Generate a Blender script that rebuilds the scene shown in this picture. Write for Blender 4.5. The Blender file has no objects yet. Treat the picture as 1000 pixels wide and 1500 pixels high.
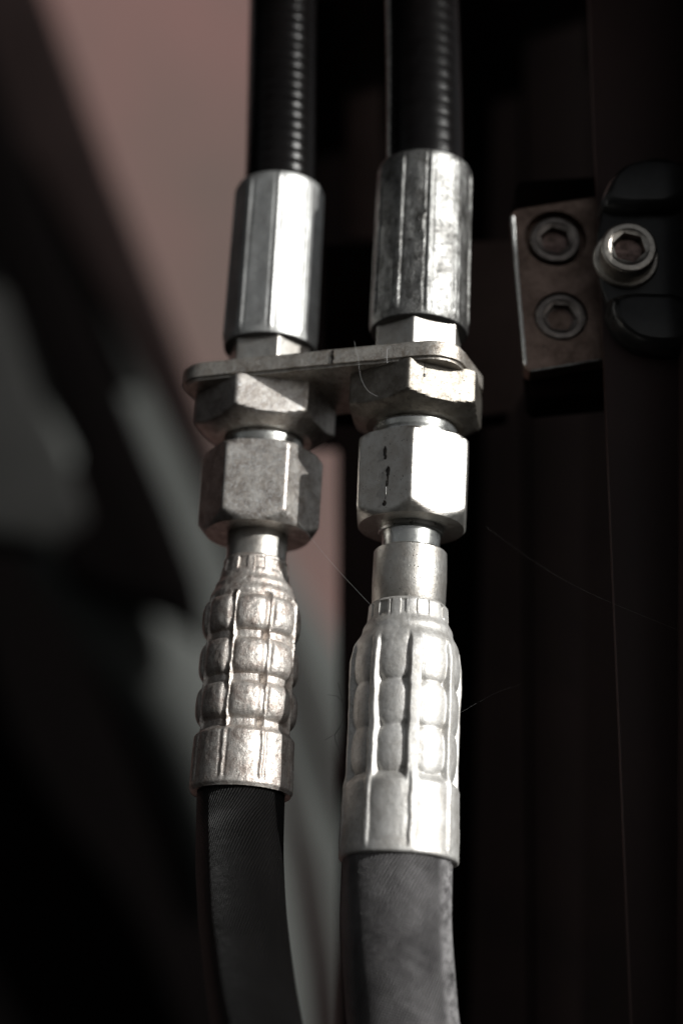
import bpy, bmesh, math, random
from mathutils import Vector, Matrix, noise as mnoise
R = math.radians
sc = bpy.context.scene
MM = 0.001

# ------------------------------------------------------------------ camera
PITCH = R(20); DIST = 600.0; F = 3000.0          # mm; focal length in photo pixels
FWD = Vector((0, math.cos(PITCH), math.sin(PITCH)))
UP = Vector((0, -math.sin(PITCH), math.cos(PITCH)))
CAMP = -DIST * FWD
cd = bpy.data.cameras.new('camera'); cam = bpy.data.objects.new('camera', cd)
sc.collection.objects.link(cam); sc.camera = cam
cam.location = CAMP * MM; cam.rotation_euler = (R(90) + PITCH, 0, 0)
cd.sensor_fit = 'VERTICAL'; cd.sensor_height = 36; cd.lens = 72
cd.clip_start = 0.02; cd.clip_end = 50
cd.dof.use_dof = True; cd.dof.focus_distance = 0.582; cd.dof.aperture_fstop = 72 / 16.5

# ------------------------------------------------------------------ light
SUN_AZ, SUN_EL = 51.0, 16.0                      # azimuth from the camera side (-y) towards +x
EXPOSURE = -0.25
w = bpy.data.worlds.new('World'); sc.world = w; w.use_nodes = True
nt = w.node_tree; bg = nt.nodes['Background']
sky = nt.nodes.new('ShaderNodeTexSky'); sky.sky_type = 'NISHITA'; sky.sun_disc = False
sky.sun_elevation = R(SUN_EL)
hs = nt.nodes.new('ShaderNodeHueSaturation'); hs.inputs['Saturation'].default_value = 0.12
nt.links.new(sky.outputs[0], hs.inputs['Color']); nt.links.new(hs.outputs[0], bg.inputs[0])
bg.inputs[1].default_value = 0.05
sdir = Vector((math.sin(R(SUN_AZ)) * math.cos(R(SUN_EL)), -math.cos(R(SUN_AZ)) * math.cos(R(SUN_EL)), math.sin(R(SUN_EL))))
sky.sun_rotation = math.atan2(sdir.x, sdir.y)
sl = bpy.data.lights.new('sun', 'SUN'); sun = bpy.data.objects.new('sun', sl)
sc.collection.objects.link(sun); sl.energy = 5.0; sl.angle = R(0.8); sl.color = (1, .992, .96)
sun.rotation_euler = sdir.to_track_quat('Z', 'Y').to_euler(); sun.location = sdir * 2
sc.cycles.use_denoising = True
vs = sc.view_settings; vs.view_transform = 'Standard'; vs.look = 'None'; vs.gamma = 1; vs.exposure = EXPOSURE

# ------------------------------------------------------------------ helpers
def at(px, py, Y):
    """world point (mm) on the depth plane y = Y"""
    d = FWD * F + Vector((px - 500, 0, 0)) + UP * (750 - py)
    return CAMP + d * ((Y - CAMP.y) / d.y)

def proj_y(p):
    v = p - CAMP; return 750 - F * v.dot(UP) / v.dot(FWD)

def link(name, me, mat=None, parent=None):
    o = bpy.data.objects.new(name, me); sc.collection.objects.link(o)
    if mat and not me.materials: me.materials.append(mat)
    if parent: o.parent = parent
    return o

def finish(bm, name, sharp=32, smooth=True):
    bmesh.ops.recalc_face_normals(bm, faces=bm.faces[:])
    for f in bm.faces: f.smooth = smooth
    for e in bm.edges:
        if len(e.link_faces) == 2 and e.calc_face_angle(0) > R(sharp): e.smooth = False
    me = bpy.data.meshes.new(name); bm.to_mesh(me); bm.free(); return me

def tag(o, label=None, cat=None, group=None, kind=None):
    for k, v in (('label', label), ('category', cat), ('group', group), ('kind', kind)):
        if v: o[k] = v
    return o

def empty(name, label, cat, loc=(0, 0, 0), rot=(0, 0, 0), group=None):
    o = bpy.data.objects.new(name, None); sc.collection.objects.link(o)
    o.location = loc; o.rotation_euler = rot; o.empty_display_size = .01
    return tag(o, label, cat, group)

def revolve_bm(rings, n=96, uvs=False):
    """rings: (t_mm, radius_mm or f(phi)); phi 0 faces -y, positive to +x; last/first may be radius 0"""
    bm = bmesh.new(); rows = []
    for t, r in rings:
        row = []
        for i in range(n):
            ph = 2 * math.pi * i / n
            q = r(ph) if callable(r) else r
            row.append(bm.verts.new((q * math.sin(ph) * MM, -q * math.cos(ph) * MM, t * MM)))
        rows.append(row)
    for a, b in zip(rows, rows[1:]):
        for i in range(n):
            j = (i + 1) % n
            bm.faces.new((a[i], a[j], b[j], b[i]))
    return bm

def revolve(name, rings, mat, parent, n=96, sharp=32):
    return link(name, finish(revolve_bm(rings, n), name, sharp), mat, parent)

def ngon(ap, k, ph0, p=70):
    """radius function of a regular k-gon with rounded corners; ph0 = a corner (deg)"""
    nrm = [R(ph0 + 180 / k + 360 / k * i) for i in range(k)]
    def f(ph):
        s = 0
        for a in nrm:
            c = math.cos(ph - a)
            if c > 0: s += c ** p
        return ap * s ** (-1 / p)
    return f

def sweep(name, pts, rad, mat, parent, n=64, rfun=None, step=0.6, twist=0):
    """tube along world points (mm); rfun(s_mm, phi) -> radius offset; uv = (phi arc mm, s mm)"""
    P = [Vector(p) for p in pts]; dense = []
    m = len(P)
    for i in range(m - 1):
        p0 = P[max(i - 1, 0)]; p1 = P[i]; p2 = P[i + 1]; p3 = P[min(i + 2, m - 1)]
        k = max(2, int((p2 - p1).length / step))
        for j in range(k):
            t = j / k
            dense.append(0.5 * ((2 * p1) + (p2 - p0) * t + (2 * p0 - 5 * p1 + 4 * p2 - p3) * t * t + (3 * p1 - p0 - 3 * p2 + p3) * t ** 3))
    dense.append(P[-1])
    bm = bmesh.new(); uvl = bm.loops.layers.uv.new('UVMap'); rows = []; s = 0; S = []
    N = len(dense)
    for i, c in enumerate(dense):
        T = (dense[min(i + 1, N - 1)] - dense[max(i - 1, 0)]).normalized()
        if T.z < 0: Tz = -T
        else: Tz = T
        X = Vector((1, 0, 0)); X = (X - Tz * X.dot(Tz)).normalized(); Yv = Tz.cross(X)
        if i: s += (dense[i] - dense[i - 1]).length
        S.append(s); r0 = rad(i / (N - 1)) if callable(rad) else rad
        row = []
        for k in range(n):
            ph = 2 * math.pi * k / n
            q = r0 + (rfun(s, ph) if rfun else 0)
            row.append(bm.verts.new((c + X * (q * math.sin(ph)) - Yv * (q * math.cos(ph))) * MM))
        rows.append(row)
    for i in range(N - 1):
        for k in range(n):
            j = (k + 1) % n
            f = bm.faces.new((rows[i][k], rows[i][j], rows[i + 1][j], rows[i + 1][k]))
            us = [k / n, (k + 1) / n, (k + 1) / n, k / n]; vs_ = [S[i], S[i], S[i + 1], S[i + 1]]
            for l, u, v in zip(f.loops, us, vs_): l[uvl].uv = (u, v * 0.01)
    return link(name, finish(bm, name, 180), mat, parent)

def prism(name, pix, Y, th, mat, parent=None, bev=0.0, seg=2, holes=None):
    """thick plate: outline given by points on the plane y=Y, going back th mm"""
    pts = [at(x, y, Y) for x, y in pix]
    c = sum(pts, Vector()) / len(pts)
    bm = bmesh.new()
    f = [bm.verts.new((p - c) * MM) for p in pts]
    b = [bm.verts.new((p - c + Vector((0, th, 0))) * MM) for p in pts]
    bm.faces.new(f); bm.faces.new(b[::-1]); n = len(pts)
    for i in range(n):
        j = (i + 1) % n; bm.faces.new((f[i], b[i], b[j], f[j]))
    bmesh.ops.recalc_face_normals(bm, faces=bm.faces[:])
    if bev: bmesh.ops.bevel(bm, geom=bm.edges[:], offset=bev * MM, segments=seg, affect='EDGES', profile=.5)
    o = link(name, finish(bm, name, 40), mat, parent)
    base = parent.matrix_basis.translation if parent else Vector()
    o.location = c * MM - base
    return o

# ------------------------------------------------------------------ materials
def nodes(name):
    m = bpy.data.materials.new(name); m.use_nodes = True
    t = m.node_tree; return m, t, t.nodes['Principled BSDF']

def N(t, typ, **kw):
    n = t.nodes.new(typ)
    for k, v in kw.items():
        if k in n.inputs: n.inputs[k].default_value = v
        else: setattr(n, k, v)
    return n

def ramp(t, src, stops):
    n = t.nodes.new('ShaderNodeValToRGB'); e = n.color_ramp.elements
    while len(e) < len(stops): e.new(.5)
    for q, (p, c) in zip(e, stops):
        q.position = p; q.color = c if len(c) == 4 else (*c, 1)
    t.links.new(src, n.inputs[0]); return n.outputs[0]

def mixc(t, fac, a, b, blend='MIX'):
    n = t.nodes.new('ShaderNodeMix'); n.data_type = 'RGBA'; n.blend_type = blend
    for i, v in ((0, fac), (6, a), (7, b)):
        if hasattr(v, 'links'): t.links.new(v, n.inputs[i])
        elif i == 0: n.inputs[0].default_value = v
        else: n.inputs[i].default_value = (*v, 1)
    return n.outputs[2]

def metal(name, light, dark, rough=.38, stain=.5, pits=.3, scratch=.3, grain=.25, metallic=1.0, patch=140, seed=0.0):
    m, t, b = nodes(name)
    tc = N(t, 'ShaderNodeTexCoord'); mp = N(t, 'ShaderNodeMapping'); t.links.new(tc.outputs['Object'], mp.inputs[0])
    mp.inputs['Location'].default_value = (seed, seed * .7, seed * .3); V = mp.outputs[0]
    def nz(scale, detail=4, rough_=.6, dist=0.0):
        n = N(t, 'ShaderNodeTexNoise', Scale=scale, Detail=detail, Roughness=rough_, Distortion=dist)
        t.links.new(V, n.inputs['Vector']); return n.outputs[0]
    big = nz(patch, 6, .65, .4); fine = nz(2600, 2, .7); mid = nz(700, 4, .7)
    f = ramp(t, big, [(.38, (0, 0, 0)), (.62, (1, 1, 1))])
    col = mixc(t, f, light, dark)
    # stained specks
    sp = ramp(t, mid, [(.56, (0, 0, 0)), (.68, (1, 1, 1))])
    mul = N(t, 'ShaderNodeMath', operation='MULTIPLY'); t.links.new(sp, mul.inputs[0]); mul.inputs[1].default_value = stain
    col = mixc(t, mul.outputs[0], col, tuple(c * .45 for c in dark))
    # pale scratches: thin iso-lines of stretched noise
    sc1 = nz(260, 3, .8, 1.5)
    a = N(t, 'ShaderNodeMath', operation='SUBTRACT'); t.links.new(sc1, a.inputs[0]); a.inputs[1].default_value = .5
    ab = N(t, 'ShaderNodeMath', operation='ABSOLUTE'); t.links.new(a.outputs[0], ab.inputs[0])
    sl_ = ramp(t, ab.outputs[0], [(0, (1, 1, 1)), (.022, (0, 0, 0))])
    m2 = N(t, 'ShaderNodeMath', operation='MULTIPLY'); t.links.new(sl_, m2.inputs[0]); m2.inputs[1].default_value = scratch
    col = mixc(t, m2.outputs[0], col, tuple(min(1, c * 1.5) for c in light))
    # pits
    vo = N(t, 'ShaderNodeTexVoronoi', Scale=900); t.links.new(V, vo.inputs['Vector'])
    vp = ramp(t, vo.outputs['Distance'], [(.10, (1, 1, 1)), (.2, (0, 0, 0))])
    gate = ramp(t, nz(330, 2, .5), [(.5, (0, 0, 0)), (.62, (1, 1, 1))])
    m3 = N(t, 'ShaderNodeMath', operation='MULTIPLY'); t.links.new(vp, m3.inputs[0]); t.links.new(gate, m3.inputs[1])
    m4 = N(t, 'ShaderNodeMath', operation='MULTIPLY'); t.links.new(m3.outputs[0], m4.inputs[0]); m4.inputs[1].default_value = pits
    col = mixc(t, m4.outputs[0], col, (.03, .025, .02))
    t.links.new(col, b.inputs['Base Color'])
    b.inputs['Metallic'].default_value = metallic
    rr = N(t, 'ShaderNodeMapRange'); t.links.new(mid, rr.inputs[0])
    rr.inputs[1].default_value = .3; rr.inputs[2].default_value = .7
    rr.inputs[3].default_value = rough - .07; rr.inputs[4].default_value = rough + .1
    t.links.new(rr.outputs[0], b.inputs['Roughness'])
    b1 = N(t, 'ShaderNodeBump', Strength=grain, Distance=.00012); t.links.new(fine, b1.inputs['Height'])
    b2 = N(t, 'ShaderNodeBump', Strength=grain, Distance=.0004); t.links.new(mid, b2.inputs['Height']); t.links.new(b1.outputs[0], b2.inputs['Normal'])
    b3 = N(t, 'ShaderNodeBump', Strength=min(1, pits * .4 + .1), Distance=.0002, invert=True); t.links.new(m3.outputs[0], b3.inputs['Height']); t.links.new(b2.outputs[0], b3.inputs['Normal'])
    t.links.new(b3.outputs[0], b.inputs['Normal'])
    return m

def paint(name, col, rough=.6, var=.5, scale=30, spec=.5, bump=.1, col2=None):
    m, t, b = nodes(name)
    tc = N(t, 'ShaderNodeTexCoord')
    n = N(t, 'ShaderNodeTexNoise', Scale=scale, Detail=6, Roughness=.6); t.links.new(tc.outputs['Object'], n.inputs['Vector'])
    f = ramp(t, n.outputs[0], [(.35, (0, 0, 0)), (.65, (1, 1, 1))])
    t.links.new(mixc(t, f, col, col2 or tuple(c * (1 - var) for c in col)), b.inputs['Base Color'])
    b.inputs['Roughness'].default_value = rough; b.inputs['Specular IOR Level'].default_value = spec
    n2 = N(t, 'ShaderNodeTexNoise', Scale=1200, Detail=3); t.links.new(tc.outputs['Object'], n2.inputs['Vector'])
    bp = N(t, 'ShaderNodeBump', Strength=bump, Distance=.0003); t.links.new(n2.outputs[0], bp.inputs['Height']); t.links.new(bp.outputs[0], b.inputs['Normal'])
    return m

def rubber(name, col, lines=0, slope=0, rough=.5, strength=.5, col2=None, dust=.3, spec=.5, cross=1, wear=None):
    """uv based twill: lines per turn, slope = turns of shift per 100 mm"""
    m, t, b = nodes(name)
    uv = N(t, 'ShaderNodeUVMap'); sp = N(t, 'ShaderNodeSeparateXYZ'); t.links.new(uv.outputs[0], sp.inputs[0])
    tc = N(t, 'ShaderNodeTexCoord')
    nf = N(t, 'ShaderNodeTexNoise', Scale=1500, Detail=3, Roughness=.7); t.links.new(tc.outputs['Object'], nf.inputs['Vector'])
    nb = N(t, 'ShaderNodeTexNoise', Scale=60, Detail=6, Roughness=.7); t.links.new(tc.outputs['Object'], nb.inputs['Vector'])
    c2 = col2 or tuple(c * 2 for c in col)
    f = ramp(t, nb.outputs[0], [(.35, (0, 0, 0)), (.7, (1, 1, 1))])
    c = mixc(t, f, col, c2)
    ds = ramp(t, nf.outputs[0], [(.66, (0, 0, 0)), (.72, (1, 1, 1))])
    md = N(t, 'ShaderNodeMath', operation='MULTIPLY'); t.links.new(ds, md.inputs[0]); md.inputs[1].default_value = dust
    c = mixc(t, md.outputs[0], c, (.25, .24, .23))
    b.inputs['Roughness'].default_value = rough; b.inputs['Specular IOR Level'].default_value = spec
    bp = N(t, 'ShaderNodeBump', Strength=.3, Distance=.0002); t.links.new(nf.outputs[0], bp.inputs['Height'])
    last = bp
    if lines:
        outs = []
        for L, S_, st, dd in ((lines, slope, strength, .00035), (lines * .55, -slope * 2.2, strength * .3 * cross, .00025)):
            a = N(t, 'ShaderNodeMath', operation='MULTIPLY'); t.links.new(sp.outputs[0], a.inputs[0]); a.inputs[1].default_value = L * 2 * math.pi
            v = N(t, 'ShaderNodeMath', operation='MULTIPLY_ADD'); t.links.new(sp.outputs[1], v.inputs[0]); v.inputs[1].default_value = S_ * 2 * math.pi; t.links.new(a.outputs[0], v.inputs[2])
            ph_ = N(t, 'ShaderNodeMath', operation='MULTIPLY_ADD'); t.links.new(nb.outputs[0], ph_.inputs[0]); ph_.inputs[1].default_value = 9.0; t.links.new(v.outputs[0], ph_.inputs[2])
            s = N(t, 'ShaderNodeMath', operation='SINE'); t.links.new(ph_.outputs[0], s.inputs[0])
            q = N(t, 'ShaderNodeBump', Strength=st, Distance=dd); t.links.new(s.outputs[0], q.inputs['Height']); t.links.new(last.outputs[0], q.inputs['Normal']); last = q
            outs.append(s.outputs[0])
        g = ramp(t, outs[0], [(.0, (.3, .3, .3)), (.9, (1, 1, 1))])
        c = mixc(t, 1.0, c, g, 'MULTIPLY')
    if wear:
        band = ramp(t, sp.outputs[0], [(wear[0] - .03, (0, 0, 0)), (wear[0], (1, 1, 1)), (wear[1], (1, 1, 1)), (wear[1] + .02, (0, 0, 0))])
        nw = N(t, 'ShaderNodeTexNoise', Scale=330, Detail=5, Roughness=.7); t.links.new(tc.outputs['Object'], nw.inputs['Vector'])
        k = ramp(t, nw.outputs[0], [(.38, (0, 0, 0)), (.6, (1, 1, 1))])
        mm = N(t, 'ShaderNodeMath', operation='MULTIPLY'); t.links.new(band, mm.inputs[0]); t.links.new(k, mm.inputs[1])
        c = mixc(t, mm.outputs[0], c, (.36, .35, .355))
    t.links.new(c, b.inputs['Base Color'])
    t.links.new(last.outputs[0], b.inputs['Normal'])
    return m

M = {}
M['zinc'] = metal('zinc_plate', (.66, .65, .62), (.52, .49, .45), .44, .35, 1.0, .0, .28, seed=.1)
M['zinc_scratched'] = metal('worn_zinc_plate', (.82, .78, .73), (.46, .41, .37), .46, .25, .35, 1.0, .2, patch=200, seed=.3)
M['zinc_rusty'] = metal('tarnished_zinc', (.70, .66, .62), (.46, .39, .35), .5, .7, .8, .6, .6, patch=260, metallic=.85, seed=.6)
M['cast'] = metal('pale_matt_zinc', (.72, .71, .69), (.56, .54, .51), .57, .3, .3, .35, .35, patch=150, metallic=.8, seed=.9)
M['bright'] = metal('bright_thread_steel', (.70, .71, .69), (.55, .56, .54), .3, .2, .1, .1, .08, seed=1.2)
M['sleeve'] = metal('sleeve_steel', (.68, .69, .68), (.54, .54, .53), .5, .35, .35, .1, .22, patch=110, seed=1.5)
M['sleeve_dirty'] = metal('dirty_sleeve_steel', (.40, .40, .39), (.15, .147, .14), .42, .9, .9, .15, .7, patch=210, seed=1.9)
M['plate'] = metal('plate_steel', (.78, .74, .68), (.48, .42, .36), .5, .6, .6, .6, .5, metallic=1.0, patch=260, seed=2.1)
M['clamp'] = metal('dull_clamp_steel', (.26, .19, .16), (.12, .085, .07), .45, .4, .3, .25, .35, patch=90, seed=2.4)
M['bolt'] = metal('bolt_steel', (.55, .52, .47), (.34, .31, .28), .34, .4, .3, .3, .3, patch=120, seed=2.7)
M['dark_bolt'] = metal('dark_bolt_steel', (.30, .27, .25), (.17, .15, .14), .36, .5, .4, .3, .5, patch=220, seed=3.0)
M['hose_plain'] = rubber('black_hose_rubber', (.0022, .0018, .0018), rough=.24, dust=.01, spec=.3)
M['hose_wrap'] = rubber('wrapped_hose_rubber', (.0045, .004, .004), 88, 44, .5, 1.0, dust=.3, spec=.22, cross=0)
M['hose_grey'] = rubber('dusty_hose_rubber', (.095, .09, .093), 92, 60, .46, .8, (.30, .29, .295), .3, wear=(.155, .215))
M['oil'] = paint('dark_oil', (.012, .009, .007), .25, .3, bump=0)
M['gap'] = paint('shadow_and_joint_black', (.008, .007, .007), .8)  # black of the shadow rings under the sleeves and of the joint line
M['blackpaint'] = paint('black_machine_paint', (.0026, .0014, .0013), .8, .4, 20, .03)
M['column'] = paint('dark_brown_paint', (.048, .028, .026), .5, .3, 12, .25, bump=.25)
M['arm'] = paint('brown_black_paint', (.006, .0038, .0034), .85, .4, 20, .02)
M['plastic'] = paint('glossy_black_plastic', (.008, .0078, .0078), .25, .6, 45, .35, col2=(.035, .036, .036))  # paler second colour stands in for sheen on the clamp
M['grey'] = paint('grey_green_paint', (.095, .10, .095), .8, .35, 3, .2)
M['beam'] = paint('near_black_paint', (.0016, .001, .001), .8, .3, 6, .04)
M['brownbeam'] = paint('umber_paint', (.016, .0105, .010), .8, .3, 6, .06)
M['wall'] = paint('dusty_pink_plaster', (.215, .124, .115), .9, .3, 1.6, .2, .05, col2=(.155, .113, .102))
M['nut_face'] = metal('speckled_nut_zinc', (.30, .28, .25), (.19, .17, .145), .46, .45, .9, .25, .35, patch=220, seed=4.1)
M['recess'] = metal('pink_recess_reflection', (.30, .21, .19), (.10, .07, .06), .4, .5, .4, .3, .6, patch=300, metallic=.7, seed=5.0)  # pink reflection in the bolt sockets, put into the colour
M['web'] = paint('cobweb_silk', (.35, .35, .35), .5, .1, bump=0)

# ------------------------------------------------------------------ fitting frames
class Axis:
    """a straight fitting axis, in the depth plane y=Y, leaning to the right"""
    def __init__(s, x, y, Y, tilt):
        s.o = at(x, y, Y); s.tilt = tilt
        s.d = Vector((math.sin(tilt), 0, math.cos(tilt)))
    def t(s, py):
        lo, hi = -250.0, 250.0
        for _ in range(50):
            m = (lo + hi) / 2
            if proj_y(s.o + s.d * m) > py: lo = m
            else: hi = m
        return lo
    def r(s, wpx, py):
        p = s.o + s.d * s.t(py); return wpx * (p - CAMP).dot(FWD) / F
    def rings(s, L):
        return [(s.t(py), (lambda ph, q=s.r(1, py), f=w_: f(ph) * q) if callable(w_) else s.r(w_, py)) for py, w_ in L]
    def empty(s, name, label, cat, py):
        p = s.o + s.d * s.t(py)
        e = empty(name, label, cat, p * MM, (0, s.tilt, 0)); e['_t'] = s.t(py); return e

TILT = R(2.7)
LA = Axis(388, 620, 17, TILT)
RA = Axis(608, 620, 0, TILT)

def part(ax, e, name, L, mat, n=96, sharp=32):
    t0 = e['_t']
    return revolve(name, [(t - t0, r) for t, r in ax.rings(L)], mat, e, n, sharp)

def sm(a, b, x):
    x = max(0, min(1, (x - a) / (b - a))); return x * x * (3 - 2 * x)

def warp(L, rad):
    return [(s - rad * (.342 - math.sin(R(20) - math.atan((s - 780) / 3000))) if s > 780 else s, q) for s, q in L]

# ---- hexagon with turned chamfers
def hexpart(ax, e, name, s0, s1, Rc, ph0, bore, mat, c0=.05, c1=.13, corner=80, n=360, lip=None):
    f = ngon(Rc * math.cos(R(30)), 6, ph0, corner); L = []
    H = s1 - s0; steps = 26
    L.append((s0, bore))
    top_r = Rc * (1 - c0 * 1.6); bot_r = Rc * (1 - c1 * 1.25)
    for i in range(steps + 1):
        u = i / steps; s = s0 + H * u
        k0 = top_r + (Rc * 1.02 - top_r) * min(1, u / max(.001, c0 * 1.3))
        k1 = bot_r + (Rc * 1.02 - bot_r) * min(1, (1 - u) / max(.001, c1 * 1.2))
        lim = min(k0, k1)
        def g(ph, lim=lim):
            a = f(ph); return -math.log(math.exp(-a * .9) + math.exp(-lim * .9)) / .9 if max(a, lim) < 500 else min(a, lim)
        L.append((s, g))
    if lip:
        L += [(s1 + .2, lip[0]), (s1 + lip[1], lip[0]), (s1 + lip[1], bore)]
    L.append((s1, bore))
    return part(ax, e, name, L, mat, n, 28)

def crimp_sleeve(ax, e, name, s0, s1, r0, r1, k, ph0, bore, mat):
    """steel sleeve pressed to flats with thin raised seams between the jaws"""
    seg = 360 / k; L = [(s0 + 4, bore), (s0, bore + 1)]
    steps = 40
    for i in range(steps + 1):
        u = i / steps; s = s0 + (s1 - s0) * u
        rr = r0 + (r1 - r0) * u
        endf = sm(0, .07, u) * (1 - sm(.92, 1, u))
        cap = rr - 3.5 * (1 - sm(0, .035, u)) - 4.0 * sm(.95, 1, u)
        def g(ph, rr=rr, endf=endf, cap=cap, u=u):
            a = (math.degrees(ph) - ph0) % seg; a = min(a, seg - a)      # distance to a seam
            flat = rr * math.cos(R(seg / 2)) / math.cos(R(seg / 2 - a))
            flat = .9 * flat + .1 * rr * .985
            seam = 1.9 * math.exp(-(a / 1.5) ** 2) - 1.2 * math.exp(-((a - 4) / 1.6) ** 2)
            wob = (1.3 if r0 > 68 else .6) * mnoise.noise(Vector((ph * 5, u * 10, r0)))
            return min(cap, (flat + seam) * endf + rr * .985 * (1 - endf) + wob * endf)
        L.append((s, g))
    L += [(s1 + 1, bore)]
    return part(ax, e, name, L, mat, 320, 50)

# ------------------------------------------------------------------ RIGHT LOWER hose assembly
e = RA.empty('hydraulic_hose', 'dusty grey hose in a pale long-ribbed crimp ferrule, lit union nut above', 'hydraulic hose', 1275)
hexpart(RA, e, 'union_nut', 655, 775, 91, -3, 44, M['zinc'], .05, .12)
part(RA, e, 'retaining_ring', [(764, 42), (764, 46), (777, 47.5), (781, 48), (783, 46.5), (783, 42)], M['bright'])
part(RA, e, 'stem', [(782, 40), (784, 43), (800, 42.5), (808, 41.5), (815, 42)], M['bright'])
part(RA, e, 'collar', [(809, 41), (809.5, 51), (812, 53.5), (850, 54.5), (888, 54), (891, 52.5), (891.5, 45)], M['zinc'])
part(RA, e, 'joint_line', [(889, 50), (897, 50)], M['gap'])
def rib_ferrule(ax, e, mat):
    def interp(s, T):
        for (a, x), (b, y) in zip(T, T[1:]):
            if s <= b: return x + (y - x) * sm(a, b, s)
        return T[-1][1]
    base = [(892, 54), (896, 58), (916, 59), (934, 66), (962, 78), (985, 81.5), (1010, 81.5), (1150, 81.5), (1172, 86), (1262, 88.5), (1274, 88), (1279, 84)]
    L = [(893, 48)]
    S = 892.0
    while S <= 1279.1:
        s = S; b = interp(s, base)
        body = sm(945, 972, s) * (1 - sm(1150, 1172, s))
        band = sm(1150, 1172, s) * (1 - sm(1258, 1272, s))
        bv = min(abs(s - c) / k for c, k in ((986, 34), (1054, 34), (1120, 34))) if s > 986 else abs(s - 986) / 48
        ringz = (1 - sm(912, 922, s)) * sm(896, 899, s)
        pinch = 0
        for c in (1021, 1088, 1153): pinch = max(pinch, 1 - sm(2, 25, abs(s - c)))
        def g(ph, s=s, b=b, body=body, band=band, pinch=pinch, ringz=ringz, bv=bv):
            wob = 1.3 * mnoise.noise(Vector((ph * 3, s * .03, 2.0))) + .5 * mnoise.noise(Vector((ph * 9, s * .09, 8.0)))
            d = (math.degrees(ph) - 9 + wob * 1.2) % 45; jaw = (d - 22.5) / 22.5            # -1..1, 0 = jaw centre
            a = min(d, 45 - d)
            main = abs(((math.degrees(ph) - 9 + 180) % 360) - 180) < 22.5
            ridge = 1 - (sm(4.8, 8.0, a) if main else sm(2.4, 6.5, a - .5 * pinch))
            depth = 2.0 + 8.0 * (1 - math.sqrt(max(0, 1 - (abs(jaw / .92) ** 2.6 + bv ** 2.6) / 1.15)))
            r = b - body * depth * (1 - ridge) + body * ridge * (4.2 if main else 1.6)
            r -= band * (1 - (1 - sm(1.2, 4, a))) * (1.8 + 1.4 * abs(jaw) ** 2) - band * 1.0
            if ringz:
                r -= ringz * max((2.6 if 0 < (math.degrees(ph) - x + 180) % 360 - 180 < w_ else 0) for x, w_ in ((-66, 6), (-46, 14), (-28, 3), (-12, 8), (10, 2.5), (28, 2.5), (52, 10), (80, 4), (110, 9), (150, 5), (190, 9), (240, 4)))
            return r + wob * .5
        L.append((s, g)); S += 2.2
    L.append((1277, 75))
    return part(ax, e, 'ferrule', warp(L, 84), mat, 432, 60)
rib_ferrule(RA, e, M['cast'])
# oil runs on the left face of the nut
def facet_blob(ax, e, name, x, y, w_, h, Rc, phc, mat, tail=0, push=.25):
    """thin raised blot lying on a flat of the hexagon whose middle faces phc"""
    t0 = e['_t']; py = y + Rc * .30
    t = ax.t(py) - t0
    q = ax.r(1, py); ap = Rc * math.cos(R(30)) * q
    nrm = Vector((math.sin(R(phc)), -math.cos(R(phc)), 0)); tx = Vector((math.cos(R(phc)), math.sin(R(phc)), 0))
    bm = bmesh.new(); rim = []; rng = random.Random(int(x * 7 + y)); K = 18
    c0 = nrm * (ap + push) + tx * (x * q) + Vector((0, 0, t))
    ctr = bm.verts.new((c0 + nrm * .12) * MM)
    for i in range(K):
        a = 2 * math.pi * i / K
        k = rng.uniform(.8, 1.15)
        dz = math.sin(a); wx = w_ * .5 * k
        if tail and dz > 0: wx *= (1 - dz) ** .6 + .12
        rim.append(bm.verts.new((c0 - nrm * .2 + tx * math.cos(a) * wx * q + Vector((0, 0, dz * h * .5 * k * q))) * MM))
    for i in range(K): bm.faces.new((ctr, rim[i], rim[(i + 1) % K]))
    return link(name, finish(bm, name, 180), mat, e)
for x, y, w_, h, tl in ((0, 660, 7, 17, 1), (1, 669, 5, 8, 0), (6, 690, 7, 17, 0), (6, 702, 4, 22, 0), (3.5, 716, 1.8, 34, 0), (2, 735, 6.5, 9, 0)):
    facet_blob(RA, e, 'oil_drip', x, y, w_, h, 91, -33, M['oil'], tl)
hoseR = sweep('rubber_tube', [at(*p) for p in ((585, 1220, 0), (582, 1258, 0), (580, 1320, 0), (581, 1380, 1), (586, 1450, 3), (594, 1530, 5), (610, 1640, 8))], lambda u: 15.3 - .2 * u, M['hose_grey'], None, 160,
    rfun=lambda s, ph: .35 * mnoise.noise(Vector((math.cos(ph) * 2, math.sin(ph) * 2, s * .05))) +
    (1.1 * max(0, mnoise.noise(Vector((ph * 9, s * .33, 7)))) + .35) * math.exp(-((math.degrees(ph) - 64) / 9) ** 2) * sm(1, 4, s) +
    .28 * mnoise.noise(Vector((s * .35 - ph * 3.2, ph * .8, 3))) * math.exp(-((math.degrees(ph) - 25) / 45) ** 2) * (1 if s > 20 else s / 20))
def adopt(o, e):
    bpy.context.view_layer.update()
    o.parent = e; o.matrix_parent_inverse = e.matrix_world.inverted()
adopt(hoseR, e)

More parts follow.
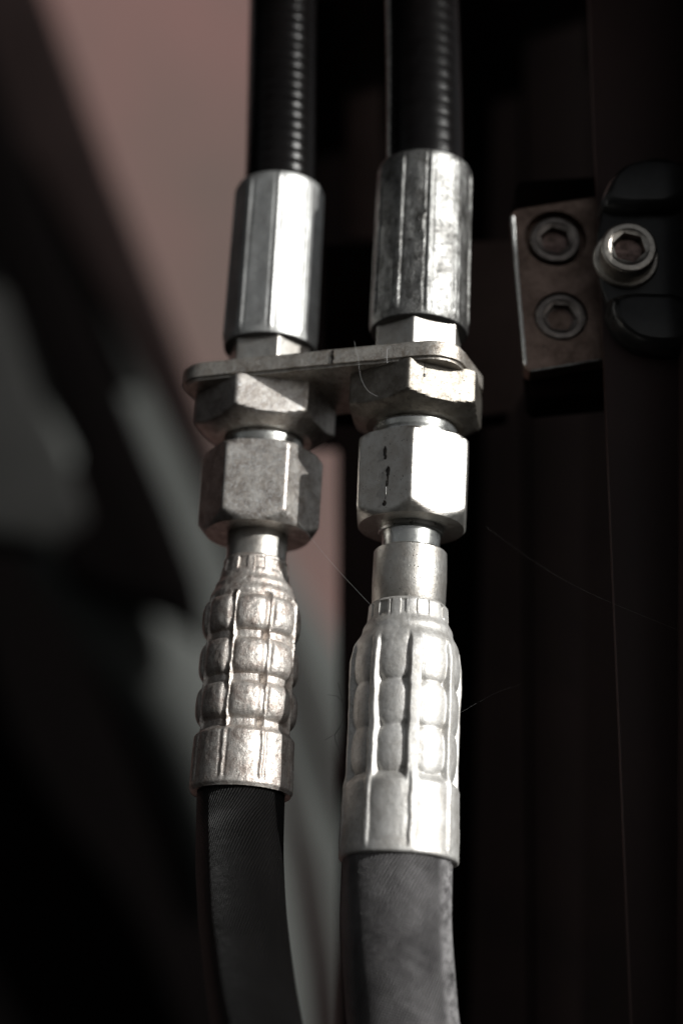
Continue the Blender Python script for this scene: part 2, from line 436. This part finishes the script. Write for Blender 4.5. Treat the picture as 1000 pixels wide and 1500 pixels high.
# ------------------------------------------------------------------ LEFT LOWER hose assembly
e = LA.empty('hydraulic_hose', 'black twill hose in a brownish bead-crimped ferrule, scratched union nut above', 'hydraulic hose', 1172)
hexpart(LA, e, 'union_nut', 672, 786, 90, -33, 44, M['zinc_scratched'], .05, .12)
part(LA, e, 'stem', [(778, 40), (786.5, 44.5), (815, 44), (829, 44.5)], M['zinc'])
def bead_ferrule(ax, e, mat):
    beads = (917, 981, 1046)
    def interp(s, T):
        for (a, x), (b, y) in zip(T, T[1:]):
            if s <= b: return x + (y - x) * sm(a, b, s)
        return T[-1][1]
    base = [(824, 44), (828, 47), (848, 50), (854, 51), (868, 57), (884, 63), (1072, 66), (1083, 67), (1094, 74), (1160, 76), (1168, 76), (1174, 73)]
    L = [(825, 42)]; S = 824.0
    while S <= 1174.1:
        s = S; b = interp(s, base)
        body = sm(884, 892, s) * (1 - sm(1076, 1092, s)); band = sm(1086, 1096, s) * (1 - sm(1160, 1166, s))
        top = sm(829, 832, s) * (1 - sm(845, 850, s)); win = sm(884, 887, s) * (1 - sm(893, 896, s))
        v = min(abs(s - c) for c in beads) / 27.0
        bead = (1 - v ** 3.0) ** .65 if v < 1 else 0
        def g(ph, s=s, b=b, body=body, band=band, bead=bead, top=top, win=win, v=v):
            wob = mnoise.noise(Vector((ph * 3, s * .03, 5.0))) + .9 * mnoise.noise(Vector((ph * 9, s * .1, 9.0)))
            d = (math.degrees(ph) + 19 + (s - 980) * .012 + wob) % 45; j = (d - 22.5) / 22.5; a = min(d, 45 - d)
            crown = max(0, 1 - abs(j) ** 6.5)
            seam = math.exp(-(a / 1.6) ** 2); side = math.exp(-((d - 39.5) / 3.0) ** 2)
            r = b + body * (9.6 * bead * crown - 1.2) + body * seam * 6.5 - body * side * 7.5 * (1 - bead * .75)
            r += band * (1.3 * math.exp(-(a / 1.5) ** 2) - 1.1 * math.exp(-((a - 4) / 1.5) ** 2) - 1.2 * abs(j) ** 2)
            q = (math.degrees(ph) + 4) % 30
            r -= top * (2.2 if 6 < q < 24 else 0)
            return r + wob * .5
        L.append((s, g)); S += 2.0
    L.append((1172, 61))
    return part(ax, e, 'ferrule', warp(L, 72), mat, 432, 55)
bead_ferrule(LA, e, M['zinc_rusty'])
h = sweep('rubber_tube', [at(*p) for p in ((355, 1125, 17), (353, 1160, 17), (351.5, 1220, 14), (352, 1280, 6), (357, 1360, -6), (367, 1440, -19), (381, 1520, -32), (405, 1640, -52))], lambda u: 12.75 - 1.7 * u, M['hose_wrap'], None, 96,
    rfun=lambda s, ph: .12 * mnoise.noise(Vector((math.cos(ph) * 2, math.sin(ph) * 2, s * .05))))
adopt(h, e)

# ------------------------------------------------------------------ UPPER hose assemblies
def thread_rings(s0, s1, r, pitch=9.0, depth=2.2):
    L = [(s0, r - 6)]; s = s0
    while s < s1:
        L += [(s, r - depth), (s + pitch * .35, r), (s + pitch * .6, r), (s + pitch * .95, r - depth)]; s += pitch
    L += [(s1, r - depth), (s1, r - 8)]; return L
# left
e = LA.empty('hydraulic_hose', 'upper left black ribbed hose entering a bright smooth crimp sleeve above the bracket plate', 'hydraulic hose', 510)
crimp_sleeve(LA, e, 'crimp_sleeve', 281, 514, 65.5, 70.5, 9, 2, 48, M['sleeve'])
part(LA, e, 'shadow_ring', [(510, 50), (511.5, 67), (515, 66.5), (517, 58), (516, 50)], M['gap'])  # shadow under the sleeve end, put in as a black ring
hexpart(LA, e, 'hexagon_collar', 500, 556, 63, 14, 44, M['zinc'], .04, .04)
part(LA, e, 'thread', thread_rings(556, 690, 58, 13, 2.0), M['bright'])
h = sweep('rubber_tube', [at(*p) for p in ((409, 330, 17), (411, 262, 17), (412.5, 180, 17.5), (413.5, 90, 18.5), (414.5, 0, 20), (416, -140, 24))], lambda u: 11.4 - .4 * u, M['hose_plain'], None, 96,
    rfun=lambda s, ph: (.02 + .15 * math.exp(-((math.degrees(ph) - 27) / 13) ** 2) + .05 * math.exp(-((math.degrees(ph) - 340) / 8) ** 2)) * (1 + .5 * mnoise.noise(Vector((0, 3, s * .3)))) * abs(math.sin((s * MM * 1000 / 3.75 + ph * .5 / math.pi) * math.pi)) ** .8 + .05 * mnoise.noise(Vector((ph * 3, s * .2, 0))), step=.3)
adopt(h, e)
# right
e = RA.empty('hydraulic_hose', 'upper right black hose with a seam of painted rim light entering a stained speckled crimp sleeve', 'hydraulic hose', 490)
crimp_sleeve(RA, e, 'crimp_sleeve', 252, 489, 70, 74.5, 10, -29, 53, M['sleeve_dirty'])
part(RA, e, 'shadow_ring', [(484, 54), (486, 71), (490, 70.5), (493, 62), (492, 54)], M['gap'])  # black ring in place of the sleeve's shadow
hexpart(RA, e, 'hexagon_collar', 478, 536, 67, -8, 44, M['zinc'], .04, .04)
part(RA, e, 'thread', thread_rings(536, 668, 61, 13, 2.0), M['bright'])
for x, y, w_, h_ in ((-6, 352, 3, 9), (5, 322, 3, 8), (-2, 372, 3.5, 10), (8, 340, 3, 6), (2, 395, 3, 9), (-14, 330, 3, 4), (15, 312, 3, 6)):
    facet_blob(RA, e, 'oil_drip', x, y + 6, w_, h_, 81.5, -11, M['oil'], 1, push=-.15)
hp = [at(*p) for p in ((623, 300, 0), (622, 228, 0), (621.5, 150, .5), (620, 70, 1.5), (618, 0, 3), (615, -140, 7))]
h = sweep('rubber_tube', hp, lambda u: 12.0 - .35 * u, M['hose_plain'], None, 96,
    rfun=lambda s, ph: (.012 + .10 * math.exp(-((math.degrees(ph) - 36) / 14) ** 2)) * (1 + .5 * mnoise.noise(Vector((0, 5, s * .3)))) * abs(math.sin((s / 4.4 + ph * .5 / math.pi) * math.pi)) + .06 * mnoise.noise(Vector((ph * 3, s * .2, 0))) + .5 * math.exp(-((math.degrees(ph) - 300) / 3.0) ** 2) * (1 + .5 * math.sin(s * 2.1)), step=.3)
adopt(h, e)
M['seam'] = paint('pale_rim_light_seam', (.85, .85, .82), .5, .8, 900, col2=(.25, .25, .24))  # pale colour carries the rim light along the raised seam
sp_ = []
for i, p in enumerate(hp):
    rr = 12.35 - .35 * i / (len(hp) - 1); a = R(-66)
    sp_.append(p + Vector((rr * math.sin(a), -rr * math.cos(a), 0)))
h2 = sweep('rim_light_seam', sp_, .5, M['seam'], None, 10, rfun=lambda s, ph: .25 * mnoise.noise(Vector((0, 0, s * 1.3))), step=.35)
adopt(h2, e)

# ------------------------------------------------------------------ lock nuts
e = RA.empty('lock_nut', 'flat lock nut with oil drip on its lit face, under the plate\'s right end', 'nut', 627)
hexpart(RA, e, 'hexagon_body', 567, 628, 106, -8, 58, M['nut_face'], .004, .26, 80)
facet_blob(RA, e, 'oil_drip', -28, 556, 4.5, 6, 106, 22, M['oil'], 0); facet_blob(RA, e, 'oil_drip', -28.5, 545, 1.4, 20, 106, 22, M['oil'], 0)
e = LA.empty('lock_nut', 'scratched flat lock nut under the left end of the bracket plate', 'nut', 647)
hexpart(LA, e, 'hexagon_body', 587, 647, 104, -22, 58, M['zinc_scratched'], .004, .26, 80)

# ------------------------------------------------------------------ bracket plate
def bracket_plate():
    pr = RA.o + RA.d * RA.t(556); pl = LA.o + LA.d * LA.t(576)
    ex = (pr - pl).normalized(); Zn = (RA.d + LA.d).normalized()
    ny = Zn.cross(ex).normalized()            # away from the camera
    Zn = ex.cross(ny).normalized()
    Lr = (pr - pl).length; x0, x1 = -22, Lr + 18.5; d0, d1 = -21, 15; rc = 9.5; th = 5.8
    out = []
    for cx, cy, a0 in ((x0 + rc, d0 + rc, 180), (x1 - rc, d0 + rc, 270), (x1 - rc, d1 - rc, 0), (x0 + rc, d1 - rc, 90)):
        for k in range(9):
            a = R(a0 + 90 * k / 8); out.append((cx + rc * math.cos(a), cy + rc * math.sin(a)))
    bm = bmesh.new()
    def W(x, y, z): return (ex * x + ny * y + Zn * z) * MM
    # subdivide long front edge a little for dents
    pts = []
    for i, p in enumerate(out):
        q = out[(i + 1) % len(out)]; n = max(1, int(math.dist(p, q) / 2.0))
        for k in range(n): pts.append((p[0] + (q[0] - p[0]) * k / n, p[1] + (q[1] - p[1]) * k / n))
    def wob(p, z): return .22 * mnoise.noise(Vector((p[0] * .25, p[1] * .25, z)))
    top = [bm.verts.new(W(p[0], p[1] + wob(p, 1), th / 2 + wob(p, 4) * .5)) for p in pts]
    bot = [bm.verts.new(W(p[0], p[1] + wob(p, 2), -th / 2 + wob(p, 5) * .5)) for p in pts]
    bm.faces.new(top); bm.faces.new(bot[::-1]); n = len(pts)
    for i in range(n): j = (i + 1) % n; bm.faces.new((top[i], bot[i], bot[j], top[j]))
    bmesh.ops.recalc_face_normals(bm, faces=bm.faces[:])
    rimE = [ed for ed in bm.edges if len(ed.link_faces) == 2 and ed.calc_face_angle(0) > R(60)]
    bmesh.ops.bevel(bm, geom=rimE, offset=.9 * MM, segments=3, affect='EDGES')
    o = link('bracket_plate', finish(bm, 'bracket_plate', 50), M['plate'])
    o.location = pl * MM
    tag(o, 'thin worn steel plate with rounded ends joining both hose fittings', 'bracket plate')
    # scored dark mark on the front edge
    bm = bmesh.new(); c = W(29.5, d0 - .03, 0)
    return o, ex, ny, Zn, pl, d0
plate_o, ex, ny, Zn, pl, d0 = bracket_plate()
bm = bmesh.new()
pts = [(29.2, 2.0), (30.1, 2.1), (29.9, .8), (30.3, -.4), (29.8, -1.2), (30.0, -2.1), (29.3, -2.0), (29.4, -.7), (29.0, .2), (29.5, .9)]
fr = [bm.verts.new((ex * x + Zn * z + ny * (d0 - .34)) * MM) for x, z in pts]; bk = [bm.verts.new((ex * x + Zn * z + ny * (d0 + .3)) * MM) for x, z in pts]
bm.faces.new(fr)
for i in range(len(pts)): bm.faces.new((fr[i], bk[i], bk[(i + 1) % len(pts)], fr[(i + 1) % len(pts)]))
o = link('oil_streak', finish(bm, 'oil_streak'), M['oil'], plate_o)

# ------------------------------------------------------------------ clamp at the right
CY = 2.0
cp = prism('clamp_plate', [(749, 312), (756, 305), (890, 284), (901, 524), (776, 545), (768, 539)], CY, 7, M['clamp'], None, .55, 3)
tag(cp, 'dull brown steel clamp plate with two socket bolts beside the dark column', 'clamp plate')
def cut(o, cx, cy, r, depth, Y):
    c = at(cx, cy, Y)
    bm = bmesh.new(); bmesh.ops.create_cone(bm, cap_ends=True, segments=64, radius1=r * MM, radius2=r * MM, depth=2 * depth * MM,
        matrix=Matrix.Translation(c * MM) @ Matrix.Rotation(R(90), 4, 'X'))
    me = bpy.data.meshes.new('cutter'); bm.to_mesh(me); bm.free()
    k = bpy.data.objects.new('cutter', me); sc.collection.objects.link(k)
    md = o.modifiers.new('cut', 'BOOLEAN'); md.object = k; md.operation = 'DIFFERENCE'; md.solver = 'EXACT'
    bpy.context.view_layer.update()
    ev = o.evaluated_get(bpy.context.evaluated_depsgraph_get())
    nm = bpy.data.meshes.new_from_object(ev); o.modifiers.clear(); old = o.data; o.data = nm
    nm.name = 'clamp_plate_cut'
    bpy.data.objects.remove(k); bpy.data.meshes.remove(me)
for f_ in cp.data.polygons: f_.use_smooth = False
cut(cp, 813, 349, 9.6, 5, CY); cut(cp, 821, 463, 8.2, 3.5, CY)
edge = sweep('worn_edge_highlight', [at(750.5, 318, CY + .35), at(759, 425, CY + .35), at(769, 535, CY + .35)], .62, M['sleeve'], None, 12, rfun=lambda s, ph: .22 * mnoise.noise(Vector((ph, ph, s * .9))))  # corroded edge, its highlight put in as a strip of paler metal
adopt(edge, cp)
edge = sweep('worn_edge_highlight', [at(776, 544, CY + .35), at(830, 535, CY + .35), at(899, 524, CY + .35)][::-1], .5, M['sleeve_dirty'], None, 12, rfun=lambda s, ph: .2 * mnoise.noise(Vector((ph, ph, s * .9))))  # lower edge: wear and lit rim put in as one paler strip
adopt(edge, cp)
prism('clamp_block', [(755, 270), (762, 265), (880, 258), (900, 300), (906, 560), (892, 574), (785, 584), (776, 576)], CY + 7.2, 16, M['arm'], None, .5)
tag(bpy.data.objects['clamp_block'], 'dark block behind the clamp plate, showing above and below it', 'mounting block')

def bolt(name, label, px, py, Yface, r, mat, length=8, rot=0, yaw=0, washer=0, tip=0):
    """socket head bolt whose face looks towards -y"""
    c = at(px, py, Yface)
    e = empty(name, label, 'bolt', c * MM, (R(90) + tip, 0, yaw), 'socket head bolts on the clamp')
    sr = r * .60
    hx = ngon(sr * .866, 6, rot, 120); rg = []
    rg += [(-length, r * .5), (-length, r)]
    for i in range(5): a = R(90 * i / 4); rg.append((-.9 + .9 * math.sin(a), r - .9 + .9 * math.cos(a)))
    rg += [(0, r * .74), (-.3, r * .69), (-.55, lambda p: hx(p) + .12), (-.8, hx), (-5.2, hx), (-5.2, .001), (-5.6, 0.001)]
    revolve('head', rg, mat, e, 96, 35)
    o = revolve('recess_reflection', [(-4.4, .001), (-4.0, sr * .5), (-3.7, sr * .84), (-5.0, sr * .84)], M['recess'], e, 48, 60)  # disc coloured as a pink reflection in the socket
    if washer:
        o = revolve('washer', [(-length, r * .5), (-length, washer), (-length + 1.4, washer), (-length + 1.9, washer - .5), (-length + 1.9, r * .8)], mat, e, 72, 40)
    return e
bolt('socket_bolt', 'darker socket bolt sunk in the upper hole of the clamp plate', 813, 350, CY + .3, 7.9, M['dark_bolt'], 4.5, 10)
bolt('socket_bolt', 'nearly flush socket bolt low on the clamp plate, painted pink reflection in its recess', 821, 463, CY - .3, 7.8, M['dark_bolt'], 3.2, 25)
bolt('socket_bolt', 'larger pale socket bolt with washer standing proud between the black clamp halves', 921, 361, -21, 8.3, M['bolt'], 9, 15, washer=9.8, tip=0)

# rubber clamp halves on the column
def half(name, pix, Y, th):
    P = [at(x, y, Y) for x, y in pix]; n0 = len(P); out = []
    for i in range(n0):                                   # round the corners of the outline
        for t in (.25, .5, .75):
            a, b_, c_ = P[i - 1], P[i], P[(i + 1) % n0]
            m0, m1 = (a + b_) / 2, (b_ + c_) / 2
            out.append(m0 * (1 - t) ** 2 + b_ * 2 * t * (1 - t) + m1 * t * t)
    c = sum(out, Vector()) / len(out); bm = bmesh.new(); rows = []
    for k in range(10):
        a = R(90) * k / 9; sc_ = 1 - .34 * (1 - math.cos(a)); y = th * .62 * (1 - math.sin(a))
        rows.append([bm.verts.new(((p - c) * sc_ + Vector((0, y, 0)) + (p - c).normalized() * .15 * mnoise.noise(p * .3)) * MM) for p in out])
    back = [bm.verts.new((p - c + Vector((0, th, 0))) * MM) for p in out]; rows.insert(0, back)
    for a, b_ in zip(rows, rows[1:]):
        for i in range(len(out)): j = (i + 1) % len(out); bm.faces.new((a[i], a[j], b_[j], b_[i]))
    bm.faces.new(rows[-1]); bm.faces.new(back[::-1])
    o = link(name, finish(bm, name, 50), M['plastic']); o.location = c * MM
    return o
import math as _m
top = [(877, 306), (880, 280), (890, 258), (906, 240), (928, 229), (960, 226), (1030, 228), (1030, 306)]
low = [(886, 418), (1034, 418), (1034, 508), (960, 506), (930, 498), (906, 480), (891, 455)]
cl = empty('pipe_clamp', 'glossy black rounded clamp on the column around the pale bolt', 'clamp', at(965, 365, -12) * MM)
bpy.context.view_layer.update()
for pix in (top, low): adopt(half('clamp_half', pix, -18, 14), cl)
ring = [(965 + 92 * math.cos(R(a)), 366 + 136 * math.sin(R(a))) for a in range(0, 360, 12)]
adopt(prism('clamp_body', ring, -12.5, 4.3, M['plastic'], None, .8, 3), cl)

# ------------------------------------------------------------------ column and machine frame
root = empty('steel_column', 'tall dark brown steel column with a fine bright edge at the right side', 'column', at(930, 1500, -8) * MM)
prism('front_web', [(855, -160), (1016, -160), (1016, 1660), (931.5, 1660)], -8, 4, M['column'], root, .35, 2)
prism('added_shade_flange', [(1017, -200), (1036, -200), (1036, 1700), (1017, 1700)], -39, 32, M['column'], root, .5, 2)  # unseen flange, added to keep the sun off the clamp
a = prism('cross_arm', [(474, 356), (752, 350), (762, 372), (772, 560), (745, 604), (690, 612), (474, 606)], 64, 12, M['arm'], None, 1.5, 2)
tag(a, 'dark brown cross arm running behind the right fitting to the clamp', 'support arm')
a = prism('back_panel', [(436, -300), (1300, -300), (1300, 1800), (496, 1800), (494, 652), (436, 652)], 250, 8, M['blackpaint'], None, 1, 2)
tag(a, 'black back panel filling the dark area behind the right fitting', 'machine panel')
a = prism('upright_bar', [(504, -300), (560, -300), (560, 352), (508, 352)], 205, 14, M['arm'], None, 1)
tag(a, 'faint brown upright bar between the two upper hoses', 'upright bar', 'upright bars before the back panel')
a = prism('upright_bar', [(762, -300), (862, -300), (848, 1800), (782, 1800)], 205, 14, M['blackpaint'], None, 1)
tag(a, 'barely visible black upright bar just left of the column', 'upright bar', 'upright bars before the back panel')

# unseen sheets added over and left of the fittings to shade them from the open sky
def slab(name, lo, hi, mat, parent):
    bm = bmesh.new(); bmesh.ops.create_cube(bm, size=1)
    lo, hi = Vector(lo), Vector(hi)
    for v in bm.verts: v.co = Vector((v.co.x * (hi - lo).x, v.co.y * (hi - lo).y, v.co.z * (hi - lo).z)) * MM
    bmesh.ops.bevel(bm, geom=bm.edges[:], offset=1.5 * MM, segments=2, affect='EDGES')
    o = link(name, finish(bm, name, 40), mat, parent); o.location = (lo + hi) / 2 * MM - parent.location; return o
root = empty('shade_sheets', 'unseen dark sheets added to shade the hoses from above and left', 'shade sheets', (-.33, .1, -.4))
slab('top_shade_sheet', (-340, -300, 385), (330, 160, 390), M['blackpaint'], root)
slab('left_shade_sheet', (-345, -70, -400), (-340, 380, 385), M['blackpaint'], root)

# ------------------------------------------------------------------ blurred background at the left
wl = prism('wall', [(-1500, -1500), (2500, -1500), (2500, 3000), (-1500, 3000)], 3400, 50, M['wall'])
wl['kind'] = 'structure'
a = prism('grey_cowl', [(-300, 180), (100, 180), (290, 640), (405, 790), (510, 960), (800, 1500), (800, 1800), (-300, 1800)], 1700, 80, M['grey'], None, 25, 5)
tag(a, 'blurred grey-green sheet panel sloping down behind the left hose', 'machine panel')
M['shadegrey'] = paint('shaded_grey_paint', (.024, .024, .023), .8, .3, 5, .1)  # grey paint darkened to put the cowl's shade into the colour
a = prism('shaded_cover', [(-100, -60), (60, 200), (185, 470), (205, 560), (150, 560), (60, 340)], 1600, 40, M['shadegrey'], None, 8, 3)
tag(a, 'blurred cover with painted-in shade between the two slanted beams, upper left', 'machine cover')
a = prism('shaded_cover', [(-300, 380), (4, 415), (52, 570), (98, 665), (124, 740), (60, 792), (-300, 745)], 1150, 50, M['shadegrey'], None, 10, 3)
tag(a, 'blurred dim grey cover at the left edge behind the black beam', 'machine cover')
a = prism('slanted_beam', [(-200, -330), (-60, -330), (72, 0), (164, 253), (262, 500), (330, 690), (432, 945), (530, 1230), (505, 1230), (420, 990), (290, 700), (180, 480), (60, 255), (-200, -100)], 1500, 60, M['brownbeam'], None, 6, 4)
tag(a, 'blurred dark slanted beam edging the pink wall', 'slanted beam')
a = prism('slanted_beam', [(-260, -300), (-120, -220), (66, 304), (167, 545), (252, 745), (292, 850), (300, 930), (240, 885), (160, 862), (85, 835), (90, 740), (110, 660), (66, 570), (24, 450), (-260, -60)], 1300, 60, M['beam'], None, 8, 3)
tag(a, 'blurred black slanted beam crossing the grey panel at the far left', 'slanted beam')
a = prism('machine_cover', [(-500, 560), (20, 600), (200, 840), (330, 1010), (460, 1260), (520, 1800), (-500, 1800)], 1640, 40, M['beam'], None, 8, 3)
tag(a, 'blurred black cover filling the lower left corner', 'machine cover')
o = sweep('soft_shading_tube', [at(-60, 560, 1500), at(70, 740, 1480), at(190, 905, 1450), at(285, 1060, 1450), at(350, 1230, 1480), at(400, 1420, 1500), at(440, 1640, 1520), at(470, 1850, 1540)], lambda u: 62 - 22 * u, M['grey'], None, 48, step=12)  # tube added so the grey area gets soft shading gradients
tag(o, 'added blurred rounded grey duct running down behind the left ferrule', 'filler')
a = prism('slanted_strut', [(385, 1060), (400, 1060), (462, 1260), (492, 1420), (540, 1800), (470, 1800), (445, 1420), (420, 1250)], 1300, 30, M['brownbeam'], None, 4, 3)
tag(a, 'blurred dark strut in the gap between the two lower hoses', 'strut')

# ------------------------------------------------------------------ cobwebs, hairs
def strand(name, pts, r, label, cat='cobweb', group=None, parent=None):
    P = [at(*p) for p in pts]
    o = sweep(name, P, r, M['web'], None, 6, step=1.2)
    if parent: adopt(o, parent)
    else: tag(o, label, cat, group)
    return o
strand('cobweb_strand', [(436, 762, -4), (470, 806, -6), (505, 846, -8), (548, 892, -14)], .022, 'fine cobweb strand slanting from the left nut to the pale ferrule')
strand('cobweb_strand', [(712, 772, 10), (790, 828, 14), (870, 872, -8), (1010, 930, -12)], .014, 'faint long cobweb strand crossing the dark gap to the column')
strand('cobweb_strand', [(664, 1050, 0), (720, 1018, 12), (762, 1002, 20)], .008, 'short faint cobweb strand right of the pale ferrule')
strand('lint_hair', [(519, 500, -13), (521, 512, -22), (524, 522, -23.5), (526, 540, -23.5), (530, 558, -22), (540, 574, -20), (552, 580, -19)], .035, 'curved pale hair hanging over the plate edge left of the right nut', 'hair')
strand('lint_hair', [(567, 510, -23.5), (566, 520, -24.6), (567, 532, -24.4)], .08, 'short pale hair stuck on the plate edge above the right lock nut', 'hair')
w1 = strand('dark_hair', [(495, 1000, -2), (504, 1040, -4), (500, 1062, -4), (490, 1078, -4), (497, 1100, -4), (502, 1118, -4)], .06, 'thin dark crooked hair left of the pale ferrule', 'hair')
w1.data.materials[0] = M['oil']
def hair_child(pts):
    o = strand('hair_branch', pts, .045, None, parent=w1); o.data.materials[0] = M['oil']
hair_child([(500, 1062, -4), (492, 1074, -4), (475, 1084, -4)]); hair_child([(503, 1030, -4), (494, 1020, -4), (480, 1018, -4)])
for o in list(sc.objects):
    if '_t' in o: del o['_t']
